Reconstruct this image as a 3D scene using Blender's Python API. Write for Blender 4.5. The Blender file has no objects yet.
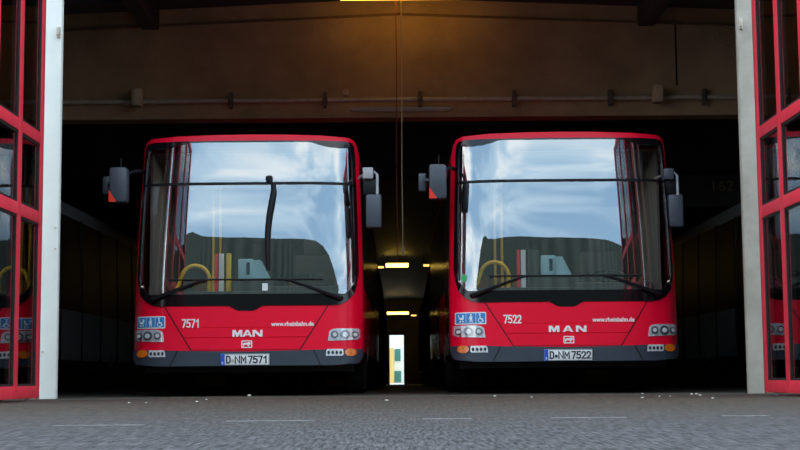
import bpy, bmesh, math, random
from mathutils import Vector, Matrix
random.seed(7)
S = bpy.context.scene
C = S.collection
PI = math.pi

# ------------------------------------------------------------------ helpers
def tag(o, label=None, cat=None, group=None, kind=None):
    if label: o['label'] = label
    if cat: o['category'] = cat
    if group: o['group'] = group
    if kind: o['kind'] = kind
    return o

def empty(name, loc=(0, 0, 0), rz=0, parent=None):
    o = bpy.data.objects.new(name, None)
    C.objects.link(o)
    o.location = loc
    o.rotation_euler = (0, 0, rz)
    o.empty_display_size = .2
    if parent: o.parent = parent
    return o

def mesh_obj(name, bm, mats, parent=None, smooth=35, kind=None, label=None):
    bmesh.ops.recalc_face_normals(bm, faces=bm.faces) if smooth != 'keep' else None
    me = bpy.data.meshes.new(name)
    bm.to_mesh(me)
    bm.free()
    if not isinstance(mats, (list, tuple)): mats = [mats]
    for m in mats: me.materials.append(m)
    me.shade_smooth()
    me.set_sharp_from_angle(angle=math.radians(35 if smooth == 'keep' else smooth))
    o = bpy.data.objects.new(name, me)
    C.objects.link(o)
    if parent: o.parent = parent
    if kind: o['kind'] = kind
    if label: o['label'] = label
    return o

def box(bm, x0, x1, y0, y1, z0, z1, bevel=0, mi=0, mat=None):
    x0, x1 = min(x0, x1), max(x0, x1); y0, y1 = min(y0, y1), max(y0, y1); z0, z1 = min(z0, z1), max(z0, z1)
    r = bmesh.ops.create_cube(bm, size=1)
    vs = r['verts']
    for v in vs:
        v.co = Vector(((x0 + x1) / 2 + v.co.x * (x1 - x0), (y0 + y1) / 2 + v.co.y * (y1 - y0), (z0 + z1) / 2 + v.co.z * (z1 - z0)))
    fs = set(f for v in vs for f in v.link_faces)
    for f in fs: f.material_index = mi
    if bevel:
        es = list(set(e for v in vs for e in v.link_edges))
        r = bmesh.ops.bevel(bm, geom=es, offset=bevel, segments=2, profile=.5, affect='EDGES')
        for f in r['faces']: f.material_index = mi
        vs = list(set(v for f in r['faces'] for v in f.verts) | set(v for v in vs if v.is_valid))
    if mat is not None:
        for v in vs:
            if v.is_valid: v.co = mat @ v.co
    return bm

def tube(bm, pts, r, n=10, mi=0, caps=True):
    pts = [Vector(p) for p in pts]
    rs = r if isinstance(r, (list, tuple)) else [r] * len(pts)
    rings = []
    up = None
    for i, p in enumerate(pts):
        a = pts[max(0, i - 1)]; b = pts[min(len(pts) - 1, i + 1)]
        t = (b - a).normalized()
        if up is None:
            up = Vector((0, 0, 1)) if abs(t.z) < .9 else Vector((1, 0, 0))
        s = t.cross(up)
        if s.length < 1e-4: s = t.cross(Vector((0, 1, 0)))
        s.normalize()
        up = s.cross(t).normalized()
        rings.append([bm.verts.new(p + rs[i] * (math.cos(2 * PI * k / n) * s + math.sin(2 * PI * k / n) * up)) for k in range(n)])
    for i in range(len(rings) - 1):
        for k in range(n):
            f = bm.faces.new((rings[i][k], rings[i][(k + 1) % n], rings[i + 1][(k + 1) % n], rings[i + 1][k]))
            f.material_index = mi
    if caps:
        bm.faces.new(rings[0][::-1]).material_index = mi
        bm.faces.new(rings[-1]).material_index = mi
    return bm

def lathe_x(bm, prof, cx, cy, cz, n=28):
    """prof: list of (x, r) swept round an axis parallel to X"""
    rings = []
    for (x, r) in prof:
        rings.append([bm.verts.new((cx + x, cy + r * math.cos(2 * PI * k / n), cz + r * math.sin(2 * PI * k / n))) for k in range(n)])
    for i in range(len(rings) - 1):
        for k in range(n):
            bm.faces.new((rings[i][k], rings[i][(k + 1) % n], rings[i + 1][(k + 1) % n], rings[i + 1][k]))
    bm.faces.new(rings[0]); bm.faces.new(rings[-1][::-1])
    return bm

NB = bmesh.new

# ------------------------------------------------------------------ materials
def pmat(name, col, rough=.5, metal=0, spec=.5, coat=0, var=0, vscale=8, var2=None, bump=0, bscale=60, emis=None, es=0):
    m = bpy.data.materials.new(name)
    m.use_nodes = True
    nt = m.node_tree
    b = nt.nodes['Principled BSDF']
    b.inputs['Base Color'].default_value = (*col, 1)
    b.inputs['Roughness'].default_value = rough
    b.inputs['Metallic'].default_value = metal
    b.inputs['Specular IOR Level'].default_value = spec
    b.inputs['Coat Weight'].default_value = coat
    b.inputs['Coat Roughness'].default_value = .06
    if emis:
        b.inputs['Emission Color'].default_value = (*emis, 1)
        b.inputs['Emission Strength'].default_value = es
    tc = nt.nodes.new('ShaderNodeTexCoord')
    if var or var2:
        n = nt.nodes.new('ShaderNodeTexNoise')
        n.inputs['Scale'].default_value = vscale
        n.inputs['Detail'].default_value = 6
        n.inputs['Roughness'].default_value = .6
        nt.links.new(tc.outputs['Object'], n.inputs['Vector'])
        r = nt.nodes.new('ShaderNodeValToRGB')
        r.color_ramp.elements[0].position = .3
        r.color_ramp.elements[1].position = .7
        lo = var2 if var2 else tuple(c * (1 - var) for c in col)
        hi = col if var2 else tuple(min(1, c * (1 + var)) for c in col)
        r.color_ramp.elements[0].color = (*lo, 1)
        r.color_ramp.elements[1].color = (*hi, 1)
        nt.links.new(n.outputs['Fac'], r.inputs['Fac'])
        nt.links.new(r.outputs['Color'], b.inputs['Base Color'])
    if bump:
        n = nt.nodes.new('ShaderNodeTexNoise')
        n.inputs['Scale'].default_value = bscale
        n.inputs['Detail'].default_value = 5
        nt.links.new(tc.outputs['Object'], n.inputs['Vector'])
        bp = nt.nodes.new('ShaderNodeBump')
        bp.inputs['Strength'].default_value = bump
        bp.inputs['Distance'].default_value = .02
        nt.links.new(n.outputs['Fac'], bp.inputs['Height'])
        nt.links.new(bp.outputs['Normal'], b.inputs['Normal'])
    return m

def glass_mat(name, fac, tint, gcol=(1, 1, 1), rough=.0, wobble=0):
    m = bpy.data.materials.new(name)
    m.use_nodes = True
    nt = m.node_tree
    nt.nodes.remove(nt.nodes['Principled BSDF'])
    out = nt.nodes['Material Output']
    mx = nt.nodes.new('ShaderNodeMixShader')
    mx.inputs['Fac'].default_value = fac
    tr = nt.nodes.new('ShaderNodeBsdfTransparent'); tr.inputs['Color'].default_value = (*tint, 1)
    gl = nt.nodes.new('ShaderNodeBsdfGlossy'); gl.inputs['Color'].default_value = (*gcol, 1)
    gl.inputs['Roughness'].default_value = rough
    if wobble:
        tc = nt.nodes.new('ShaderNodeTexCoord')
        n = nt.nodes.new('ShaderNodeTexNoise')
        n.inputs['Scale'].default_value = 1.6
        n.inputs['Detail'].default_value = 1
        nt.links.new(tc.outputs['Object'], n.inputs['Vector'])
        bp = nt.nodes.new('ShaderNodeBump')
        bp.inputs['Strength'].default_value = wobble
        bp.inputs['Distance'].default_value = .02
        nt.links.new(n.outputs['Fac'], bp.inputs['Height'])
        nt.links.new(bp.outputs['Normal'], gl.inputs['Normal'])
    nt.links.new(tr.outputs[0], mx.inputs[1])
    nt.links.new(gl.outputs[0], mx.inputs[2])
    nt.links.new(mx.outputs[0], out.inputs['Surface'])
    return m

def emis_mat(name, col, s):
    m = bpy.data.materials.new(name)
    m.use_nodes = True
    nt = m.node_tree
    nt.nodes.remove(nt.nodes['Principled BSDF'])
    e = nt.nodes.new('ShaderNodeEmission')
    e.inputs['Color'].default_value = (*col, 1)
    e.inputs['Strength'].default_value = s
    nt.links.new(e.outputs[0], nt.nodes['Material Output'].inputs['Surface'])
    return m

M = dict(
    red=pmat('bus_red_paint', (1.0, .003, .036), .38, spec=.22, coat=.12, var=.02, vscale=3),
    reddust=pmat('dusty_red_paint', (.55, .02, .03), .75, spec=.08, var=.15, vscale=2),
    redgate=pmat('gate_red_paint', (.85, .045, .075), .5, spec=.25, var=.08, vscale=4),
    bumper=pmat('bumper_slate_grey', (.036, .048, .068), .45, var=.1, vscale=6),
    black=pmat('black_plastic', (.006, .006, .008), .5, spec=.3, var=.2),
    blackgloss=pmat('black_gloss', (.006, .006, .008), .12, var=.1),
    rubber=pmat('rubber', (.012, .012, .012), .75, var=.3, vscale=20, bump=.2),
    dark=pmat('dark_interior', (.035, .037, .04), .7, var=.2),
    lining=pmat('interior_lining', (.12, .13, .13), .8, var=.1),
    mirror_shell=pmat('mirror_housing', (.075, .085, .11), .4, var=.1),
    mirror_pale=pmat('mirror_bracket_pale', (.45, .45, .47), .45, var=.1),
    glassmirror=pmat('mirror_glass', (.6, .65, .7), .05, metal=1),
    yellow=pmat('yellow_rail', (1.0, .62, .004), .35, var=.03),
    white=pmat('white_paint', (.85, .85, .85), .5, var=.03),
    letter=pmat('white_lettering', (.92, .92, .92), .5),
    blue=pmat('sticker_blue', (.03, .25, .62), .4),
    euroblue=pmat('plate_blue', (.01, .10, .62), .4),
    ink=pmat('plate_ink', (.01, .01, .012), .5),
    green=pmat('sticker_green', (.03, .45, .12), .4),
    orange=pmat('orange_lens', (.9, .18, .01), .2, coat=.5, var=.25, vscale=40),
    chrome=pmat('reflector_chrome', (.80, .83, .88), .35, metal=.25, var=.25, vscale=40),
    teal=pmat('ticket_machine_blue', (.40, .70, .80), .45, var=.06),
    tealdark=pmat('ticket_machine_screen', (.03, .07, .10), .2),
    seat=pmat('seat_fabric', (.42, .13, .02), .8, var=.35, vscale=30),
    redrefl=pmat('red_reflector', (.95, .04, .015), .4, emis=None),
    metal=pmat('galvanised_metal', (.60, .55, .46), .5, metal=.2, var=.15, vscale=10),
    steel=pmat('wheel_steel', (.25, .25, .26), .4, metal=.8, var=.2),
    postwhite=pmat('post_white', (.95, .97, .92), .6, var2=(.86, .90, .84), vscale=3.0, bump=.1),
    postgrey=pmat('post_grey', (.56, .52, .45), .65, var2=(.38, .35, .29), vscale=3.0, bump=.1),
    concrete=pmat('beam_concrete', (.55, .39, .225), .9, var2=(.36, .25, .14), vscale=1.4, bump=.5, bscale=25),
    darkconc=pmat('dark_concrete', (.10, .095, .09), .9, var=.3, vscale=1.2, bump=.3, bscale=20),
    roof=pmat('roof_steel', (.07, .08, .10), .6, metal=.2, var=.3, vscale=2),
    facade=pmat('facade_render', (.30, .29, .27), .8, var=.2, vscale=2, bump=.2),
    buswhite=pmat('bus_silver_paint', (.62, .62, .62), .4, coat=.3, var=.05, vscale=2),
    bxbeige=pmat('beige_box', (.62, .50, .33), .6, var=.1),
    lampbody=pmat('lamp_body', (.6, .6, .55), .5),
    tanwall=pmat('far_tan_wall', (.75, .50, .16), .8, var=.08),
    farwhite=pmat('far_white_wall', (.85, .85, .80), .8, var=.05),
    farteal=pmat('far_teal_door', (.05, .22, .20), .6, var=.1),
    tape=pmat('paper_white', (.8, .8, .8), .6),
    sidewin=pmat('side_window', (.006, .008, .01), .22, spec=.4),
    sidedust=pmat('dusty_side_window', (.02, .02, .022), .38, spec=.3),
    strip=pmat('glint_strip', (.6, .55, .45), .22, metal=.9),  # polished metal of the added glint strips
    clamp=pmat('clamp_iron', (.12, .10, .08), .6, var=.2),
    tan=pmat('number_cream', (.55, .40, .24), .7, var=.1),
)
M['windscreen'] = glass_mat('windscreen_glass', .31, (.95, .98, .96), (.90, .95, 1.0), 0, wobble=.02)
M['gateglass'] = glass_mat('gate_glass', .34, (.84, .80, .80), (1, 1, 1), .015, wobble=.08)
_nt = M['gateglass'].node_tree
_lw = _nt.nodes.new('ShaderNodeFresnel'); _lw.inputs['IOR'].default_value = 1.7
_nt.links.new(_lw.outputs[0], [n_ for n_ in _nt.nodes if n_.type == 'MIX_SHADER'][0].inputs['Fac'])
M['lensglass'] = glass_mat('lens_glass', .12, (.95, .97, 1), (1, 1, 1), .02)
M['lamp'] = emis_mat('sodium_tube', (1.0, .48, .05), 4)
M['lampfar'] = emis_mat('sodium_tube_far', (1.0, .62, .10), 7)
M['cabinfill'] = emis_mat('cabin_fill_glow', (1, .95, .85), .5)  # glow of the added cabin fill strip
M['lampsmall'] = emis_mat('small_lamp_glow', (1.0, .55, .12), 2.2)

# asphalt: coarse grain, lighter streaks, wear
def asphalt():
    m = bpy.data.materials.new('asphalt')
    m.use_nodes = True
    nt = m.node_tree; L = nt.links.new
    b = nt.nodes['Principled BSDF']
    b.inputs['Roughness'].default_value = .75
    tc = nt.nodes.new('ShaderNodeTexCoord')
    def noise(scale, det, vec=None):
        n = nt.nodes.new('ShaderNodeTexNoise'); n.inputs['Scale'].default_value = scale; n.inputs['Detail'].default_value = det
        n.inputs['Roughness'].default_value = .65
        L(vec or tc.outputs['Object'], n.inputs['Vector']); return n
    mpn = nt.nodes.new('ShaderNodeMapping'); mpn.inputs['Scale'].default_value = (1, .07, 1)
    L(tc.outputs['Object'], mpn.inputs['Vector'])
    def ramp(src, stops):
        r = nt.nodes.new('ShaderNodeValToRGB'); e = r.color_ramp.elements
        e[0].position, e[0].color = stops[0][0], (*stops[0][1], 1)
        e[1].position, e[1].color = stops[1][0], (*stops[1][1], 1)
        for p, c in stops[2:]:
            k = e.new(p); k.color = (*c, 1)
        L(src, r.inputs['Fac']); return r
    fine = ramp(noise(75, 3, mpn.outputs[0]).outputs['Fac'], [(.36, (.006, .006, .007)), (.64, (.145, .130, .136))])
    mid = ramp(noise(5, 5).outputs['Fac'], [(.3, (.62, .63, .66)), (.7, (1.15, 1.15, 1.15))])
    mul = nt.nodes.new('ShaderNodeMix'); mul.data_type = 'RGBA'; mul.blend_type = 'MULTIPLY'; mul.inputs[0].default_value = 1
    L(fine.outputs['Color'], mul.inputs[6]); L(mid.outputs['Color'], mul.inputs[7])
    # brown dust gathering towards the gate
    sx = nt.nodes.new('ShaderNodeSeparateXYZ'); L(tc.outputs['Object'], sx.inputs[0])
    mr = nt.nodes.new('ShaderNodeMapRange'); mr.inputs['From Min'].default_value = 5.0; mr.inputs['From Max'].default_value = 9.5
    L(sx.outputs['Y'], mr.inputs['Value'])
    dn = ramp(noise(2.2, 6).outputs['Fac'], [(.35, (.6, .6, .6)), (.6, (1, 1, 1))])
    mm = nt.nodes.new('ShaderNodeMath'); mm.operation = 'MULTIPLY'
    L(mr.outputs[0], mm.inputs[0]); L(dn.outputs['Color'], mm.inputs[1])
    dirt = ramp(noise(40, 4, mpn.outputs[0]).outputs['Fac'], [(.33, (.010, .007, .0045)), (.67, (.115, .078, .046))])
    mx = nt.nodes.new('ShaderNodeMix'); mx.data_type = 'RGBA'
    L(mm.outputs[0], mx.inputs[0]); L(mul.outputs[2], mx.inputs[6]); L(dirt.outputs['Color'], mx.inputs[7])
    L(mx.outputs[2], b.inputs['Base Color'])
    bp = nt.nodes.new('ShaderNodeBump'); bp.inputs['Strength'].default_value = .9; bp.inputs['Distance'].default_value = .012
    L(noise(75, 3, mpn.outputs[0]).outputs['Fac'], bp.inputs['Height']); L(bp.outputs['Normal'], b.inputs['Normal'])
    return m
M['asphalt'] = asphalt()

def striped(name, lo, hi, scale, axis='X', rough=.6):
    m = bpy.data.materials.new(name); m.use_nodes = True
    nt = m.node_tree; L = nt.links.new
    b = nt.nodes['Principled BSDF']; b.inputs['Roughness'].default_value = rough
    tc = nt.nodes.new('ShaderNodeTexCoord')
    w = nt.nodes.new('ShaderNodeTexWave'); w.bands_direction = axis
    w.inputs['Scale'].default_value = scale; w.inputs['Distortion'].default_value = 0
    L(tc.outputs['Object'], w.inputs['Vector'])
    r = nt.nodes.new('ShaderNodeValToRGB')
    r.color_ramp.elements[0].color = (*lo, 1); r.color_ramp.elements[1].color = (*hi, 1)
    L(w.outputs['Fac'], r.inputs['Fac']); L(r.outputs['Color'], b.inputs['Base Color'])
    return m
M['gateside'] = striped('red_brown_boards', (.075, .010, .010), (.26, .13, .10), .9)
M['cladding'] = striped('ribbed_cladding', (.036, .050, .034), (.085, .105, .075), .55)

# ------------------------------------------------------------------ camera constants
FOC = 1440.0
PITCH = math.radians(6.0)
CAMZ = .2
def at(px, py, Y):
    u = (px - 400) / FOC; v = (225 - py) / FOC
    d = math.cos(PITCH) - v * math.sin(PITCH)
    return Y * u / d, CAMZ + Y * (math.sin(PITCH) + v * math.cos(PITCH)) / d

# ------------------------------------------------------------------ bus front surface
BUS_L = 11.95
def W(z):
    return 1.254 - .040 * max(0, min(1, (z - 1.2) / 1.4)) ** 1.3
def F(x, z):
    dz = z - 1.15
    y = .07 * dz if dz < 0 else .07 * dz + .0343 * dz * dz
    s = min(1.0, abs(x) / W(z))
    return y + .20 * s ** 5 + .13 * max(0., (s - .905) / .095) ** 2
def Nrm(x, z):
    e = .004
    fx = (F(x + e, z) - F(x - e, z)) / (2 * e); fz = (F(x, z + e) - F(x, z - e)) / (2 * e)
    return Vector((fx, -1, fz)).normalized()
def P3(x, z, off):
    return Vector((x, F(x, z), z)) + Nrm(x, z) * off

def patch(outer, holes=(), off=.006, back=0., step=.07, bm=None, mi=0):
    """a plate with real thickness whose outline (x, z) is laid on the curved bus front"""
    t = bmesh.new()
    edges = []
    for loop in [outer] + list(holes):
        vs = [t.verts.new((p[0], 0, p[1])) for p in loop]
        for i in range(len(vs)): edges.append(t.edges.new((vs[i], vs[(i + 1) % len(vs)])))
    bmesh.ops.triangle_fill(t, use_beauty=True, use_dissolve=False, edges=edges, normal=(0, -1, 0))
    xs = [p[0] for p in outer]; zs = [p[1] for p in outer]
    def cut(co, no):
        g = list(t.verts) + list(t.edges) + list(t.faces)
        bmesh.ops.bisect_plane(t, geom=g, plane_co=co, plane_no=no, dist=1e-5)
    k = math.floor(min(xs) / step) + 1
    while k * step < max(xs): cut((k * step, 0, 0), (1, 0, 0)); k += 1
    zstep = .12
    k = math.floor(min(zs) / zstep) + 1
    while k * zstep < max(zs): cut((0, 0, k * zstep), (0, 0, 1)); k += 1
    for f in t.faces:
        if f.normal.y > 0: f.normal_flip()
    be = [e for e in t.edges if e.is_boundary]
    r = bmesh.ops.extrude_edge_only(t, edges=be)
    for g in r['geom']:
        if isinstance(g, bmesh.types.BMVert): g.co.y = 1
    for v in t.verts: v.co = P3(v.co.x, v.co.z, back if v.co.y > .5 else off)
    for f in t.faces: f.material_index = mi
    if bm is None: return t
    me = bpy.data.meshes.new('tmp'); t.to_mesh(me); t.free(); bm.from_mesh(me)
    bpy.data.meshes.remove(me)
    return bm

def arc(cx, cz, rx, rz, a0, a1, n):
    return [(cx + rx * math.cos(math.radians(a0 + (a1 - a0) * i / n)), cz + rz * math.sin(math.radians(a0 + (a1 - a0) * i / n))) for i in range(n + 1)]
def mirror(half):   # half outline on the +x side from bottom to top -> closed loop
    return half + [(-x, z) for x, z in reversed(half) if abs(x) > 1e-6]
def rect(x0, x1, z0, z1, r=0, n=3):
    if not r: return [(x0, z0), (x1, z0), (x1, z1), (x0, z1)]
    return arc(x1 - r, z0 + r, r, r, -90, 0, n) + arc(x1 - r, z1 - r, r, r, 0, 90, n) + arc(x0 + r, z1 - r, r, r, 90, 180, n) + arc(x0 + r, z0 + r, r, r, 180, 270, n)

# outer outline of the coach front, bottom centre to top centre
OUT = [(0, .33), (1.0, .33), (1.225, .36), (W(.5) - .005, .48)] + [(W(z), z) for z in (.7, .95, 1.2, 1.5, 1.8, 2.1, 2.4, 2.6, 2.70)] + \
      [(1.198, 2.78), (1.165, 2.838), (1.10, 2.865), (.8, 2.878), (.4, 2.888), (0, 2.892)]
# opening of the glazed area incl. black surround
def wsh(z, d=.046): return W(z) - d
SUR = [(0, .972), (.93, .972), (1.02, .985), (1.10, 1.03), (1.160, 1.10), (1.188, 1.20), (wsh(1.35, .044), 1.35)] + [(wsh(z), z) for z in (1.6, 1.9, 2.2, 2.5, 2.65)] + \
      [(1.155, 2.765), (1.13, 2.80), (1.07, 2.812), (.7, 2.812), (0, 2.816)]
def wg(z):  # glass half width
    base = W(z) - .078
    if z < 1.28: base -= .10 * ((1.28 - z) / .17) ** 2
    return base
GZ0, GZ1 = 1.10, 2.79

GLYPH = {
 'D': [(0, .5), (0, 1), (.5, 1), (.88, .9), (1, .7), (1, .3), (.88, .1), (.5, 0), (0, 0), (0, .5)],
 'N': [(0, 0), (0, 1), (1, 0), (1, 1)],
 'M': [(0, 0), (0, 1), (.5, .35), (1, 1), (1, 0)],
 '7': [(0, 1), (1, 1), (.35, 0)],
 '5': [(.95, 1), (.12, 1), (.06, .54), (.5, .62), (.9, .52), (1, .3), (.88, .07), (.45, 0), (0, .1)],
 '1': [(.12, .74), (.66, 1), (.66, 0)],
 '2': [(.02, .76), (.18, .96), (.5, 1), (.85, .95), (.98, .72), (.88, .5), (.06, 0), (1, 0)],
 '6': [(.85, 1), (.35, .75), (.05, .35), (.1, .1), (.5, 0), (.9, .1), (1, .3), (.88, .5), (.5, .58), (.1, .42)],
}
def stroke_text(s, x0, x1, z0, h, th, gap=.32, glyph_w=1.0):
    """engraved style letters drawn as mitred strokes, laid flat in x-z"""
    bm = bmesh.new()
    n = len(s); gw = (x1 - x0 - th) / (n + gap * (n - 1)); H = h - th
    for i, ch in enumerate(s):
        ox = x0 + th / 2 + i * gw * (1 + gap)
        p = [Vector((ox + a * gw, z0 + th / 2 + b * H)) for a, b in GLYPH[ch]]
        L_, R_ = [], []
        for j, q in enumerate(p):
            d0 = (q - p[j - 1]).normalized() if j else None
            d1 = (p[j + 1] - q).normalized() if j < len(p) - 1 else None
            if ch == 'D' and j in (0, len(p) - 1): d0 = d1 = Vector((0, 1))
            if d0 is None: d0 = d1; q = q - d1 * th / 2
            if d1 is None: d1 = d0; q = q + d0 * th / 2
            n0 = Vector((-d0.y, d0.x)); n1 = Vector((-d1.y, d1.x)); m = n0 + n1
            m = m.normalized() if m.length > 1e-4 else n0
            k = th / 2 / max(.5, m.dot(n0))
            L_.append(bm.verts.new((q.x + m.x * k, 0, q.y + m.y * k))); R_.append(bm.verts.new((q.x - m.x * k, 0, q.y - m.y * k)))
        for j in range(len(p) - 1): bm.faces.new((L_[j], L_[j + 1], R_[j + 1], R_[j]))
    return bm
def text_bm(s, h, bold=0, sx=1.0):
    """letters as a flat mesh; returns list of (outline-less) bmesh centred on left-bottom, plus width"""
    cu = bpy.data.curves.new('txt', 'FONT')
    cu.body = s; cu.size = 1; cu.offset = bold; cu.resolution_u = 3
    o = bpy.data.objects.new('txt', cu); C.objects.link(o)
    dg = bpy.context.evaluated_depsgraph_get()
    me = bpy.data.meshes.new_from_object(o.evaluated_get(dg))
    bm = bmesh.new(); bm.from_mesh(me)
    bpy.data.objects.remove(o); bpy.data.meshes.remove(me); bpy.data.curves.remove(cu)
    xs = [v.co.x for v in bm.verts]; ys = [v.co.y for v in bm.verts]
    x0, y0, y1 = min(xs), min(ys), max(ys)
    k = h / (y1 - y0)
    for v in bm.verts: v.co = Vector(((v.co.x - x0) * k * sx, 0, (v.co.y - y0) * k))
    return bm, (max(xs) - x0) * k * sx

def thicken(bm, base, off, front):
    """map a flat x-z letter mesh on the bus front (front=True) at offset base..off"""
    bmesh.ops.remove_doubles(bm, verts=bm.verts, dist=1e-6)
    for f in bm.faces:
        f.normal_update()
        if f.normal.y > 0: f.normal_flip()
    be = [e for e in bm.edges if e.is_boundary]
    r = bmesh.ops.extrude_edge_only(bm, edges=be)
    for g in r['geom']:
        if isinstance(g, bmesh.types.BMVert): g.co.y = 1
    for v in bm.verts:
        o = base if v.co.y > .5 else off
        v.co = front(v.co.x, v.co.z, o)
    return bm

def lettering(name, s, x0, x1, z0, h, mat, parent, bold=0, base=.008, off=.011, label=None):
    bm, w = text_bm(s, h, bold)
    k = (x1 - x0) / w
    for v in bm.verts: v.co.x = x0 + v.co.x * k; v.co.z += z0
    thicken(bm, base, off, P3)
    return mesh_obj(name, bm, mat, parent, smooth='keep', label=label)

def poly_letters(polys, x0, z0, w, h, bm, off=.012):
    for p, holes in polys:
        t = patch([(x0 + a * w, z0 + b * h) for a, b in p], [[(x0 + a * w, z0 + b * h) for a, b in hh] for hh in holes], off, .008, bm=bm)
    return bm
LM = [([(0, 0), (.22, 0), (.22, .58), (.42, .0), (.58, .0), (.78, .58), (.78, 0), (1, 0), (1, 1), (.68, 1), (.5, .5), (.32, 1), (0, 1)], [])]
LA = [([(0, 0), (.23, 0), (.31, .2), (.69, .2), (.77, 0), (1, 0), (.63, 1), (.37, 1)], [[(.38, .38), (.5, .72), (.62, .38)]])]
LN = [([(0, 0), (.23, 0), (.23, .62), (.70, 0), (1, 0), (1, 1), (.77, 1), (.77, .38), (.30, 1), (0, 1)], [])]

# ------------------------------------------------------------------ bus
def body_shell(parent, mats, front_open=True, glassfree=False):
    bm = bmesh.new()
    loop = mirror(OUT)
    # front face with the window opening cut out
    inner = mirror(SUR)
    shrink = [(x * .984, .33 + .012 + (z - .33) * .988) for x, z in loop]
    patch(shrink, [inner] if front_open else [], 0, 0.0, bm=bm, step=.06)
    rings = []
    yb = [None, None, .62, 1.2, 2.2, 3.5, 5, 7, 9, 10.5, 11.6, BUS_L]
    # lip from front plate out to full outline, then back along the body
    def ring(pts): return [bm.verts.new(p) for p in pts]
    rings.append(ring([P3(x, z, -.001) for x, z in shrink]))
    rings.append(ring([P3((x + sx) / 2, (z + sz) / 2, 0) + Vector((x - sx, 0.004, z - sz)) * .35 for (x, z), (sx, sz) in zip(loop, shrink)]))
    rings.append(ring([(x, F(x, z) + .022, z) for x, z in loop]))
    for y in yb[2:]:
        s = 1.0
        if y == BUS_L: s = .97
        rings.append(ring([(x * s, y, (z - 1.5) * s + 1.5) for x, z in loop]))
    n = len(loop)
    for i in range(len(rings) - 1):
        for k in range(n):
            bm.faces.new((rings[i][k], rings[i][(k + 1) % n], rings[i + 1][(k + 1) % n], rings[i + 1][k]))
    bm.faces.new(rings[-1])
    for f in bm.faces:
        c = f.calc_center_median()
        f.material_index = 1 if (c.z < .5 and c.y > .4) else 0
    return mesh_obj('body', bm, mats, parent, smooth=40)

def wheel(parent, x, y, sgn):
    bm = NB()
    lathe_x(bm, [(-.14, .30), (-.14, .44), (-.11, .485), (.11, .485), (.14, .44), (.14, .30)], x, y, .487)
    t = mesh_obj('tyre', bm, M['rubber'], parent)
    bm = NB()
    lathe_x(bm, [(.10 * sgn, .30), (.12 * sgn, .30), (.10 * sgn, .24), (.05 * sgn, .16), (.10 * sgn, .12), (.16 * sgn, .10), (.16 * sgn, .02)], x, y, .487, 24)
    for k in range(10):
        a = 2 * PI * k / 10
        tube(bm, [(x + .06 * sgn, y + .2 * math.cos(a), .487 + .2 * math.sin(a)), (x + .11 * sgn, y + .2 * math.cos(a), .487 + .2 * math.sin(a))], .016, 6)
    mesh_obj('hub', bm, M['steel'], t)
    return t

def side_glazing(parent, xside, doors, gm=None):
    gm = gm or M['sidewin']
    """dark side panes; doors=True for the kerb side"""
    segs = [(.75, 2.0), (2.2, 3.5), (3.6, 4.9), (5.0, 6.3), (6.4, 7.7), (7.8, 9.1), (9.2, 10.5), (10.6, 11.6)]
    dseg = {0: 'front', 3: 'mid'} if doors else {}
    for i, (a, b) in enumerate(segs):
        lo = .42 if i in dseg else 1.22
        bm = NB()
        zs = [lo, 1.2 if lo < 1 else 1.5, 1.8, 2.1, 2.4, 2.62]
        vs = []
        for z in zs:
            w = W(z) + .006
            vs.append([bm.verts.new((xside * w, a, z)), bm.verts.new((xside * w, b, z)), bm.verts.new((xside * (w - .04), b, z)), bm.verts.new((xside * (w - .04), a, z))])
        for j in range(len(zs) - 1):
            for k in range(4):
                bm.faces.new((vs[j][k], vs[j][(k + 1) % 4], vs[j + 1][(k + 1) % 4], vs[j + 1][k]))
        bm.faces.new(vs[0]); bm.faces.new(vs[-1])
        o = mesh_obj('passenger_door' if i in dseg else 'side_window', bm, gm, parent, smooth=30)

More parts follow.
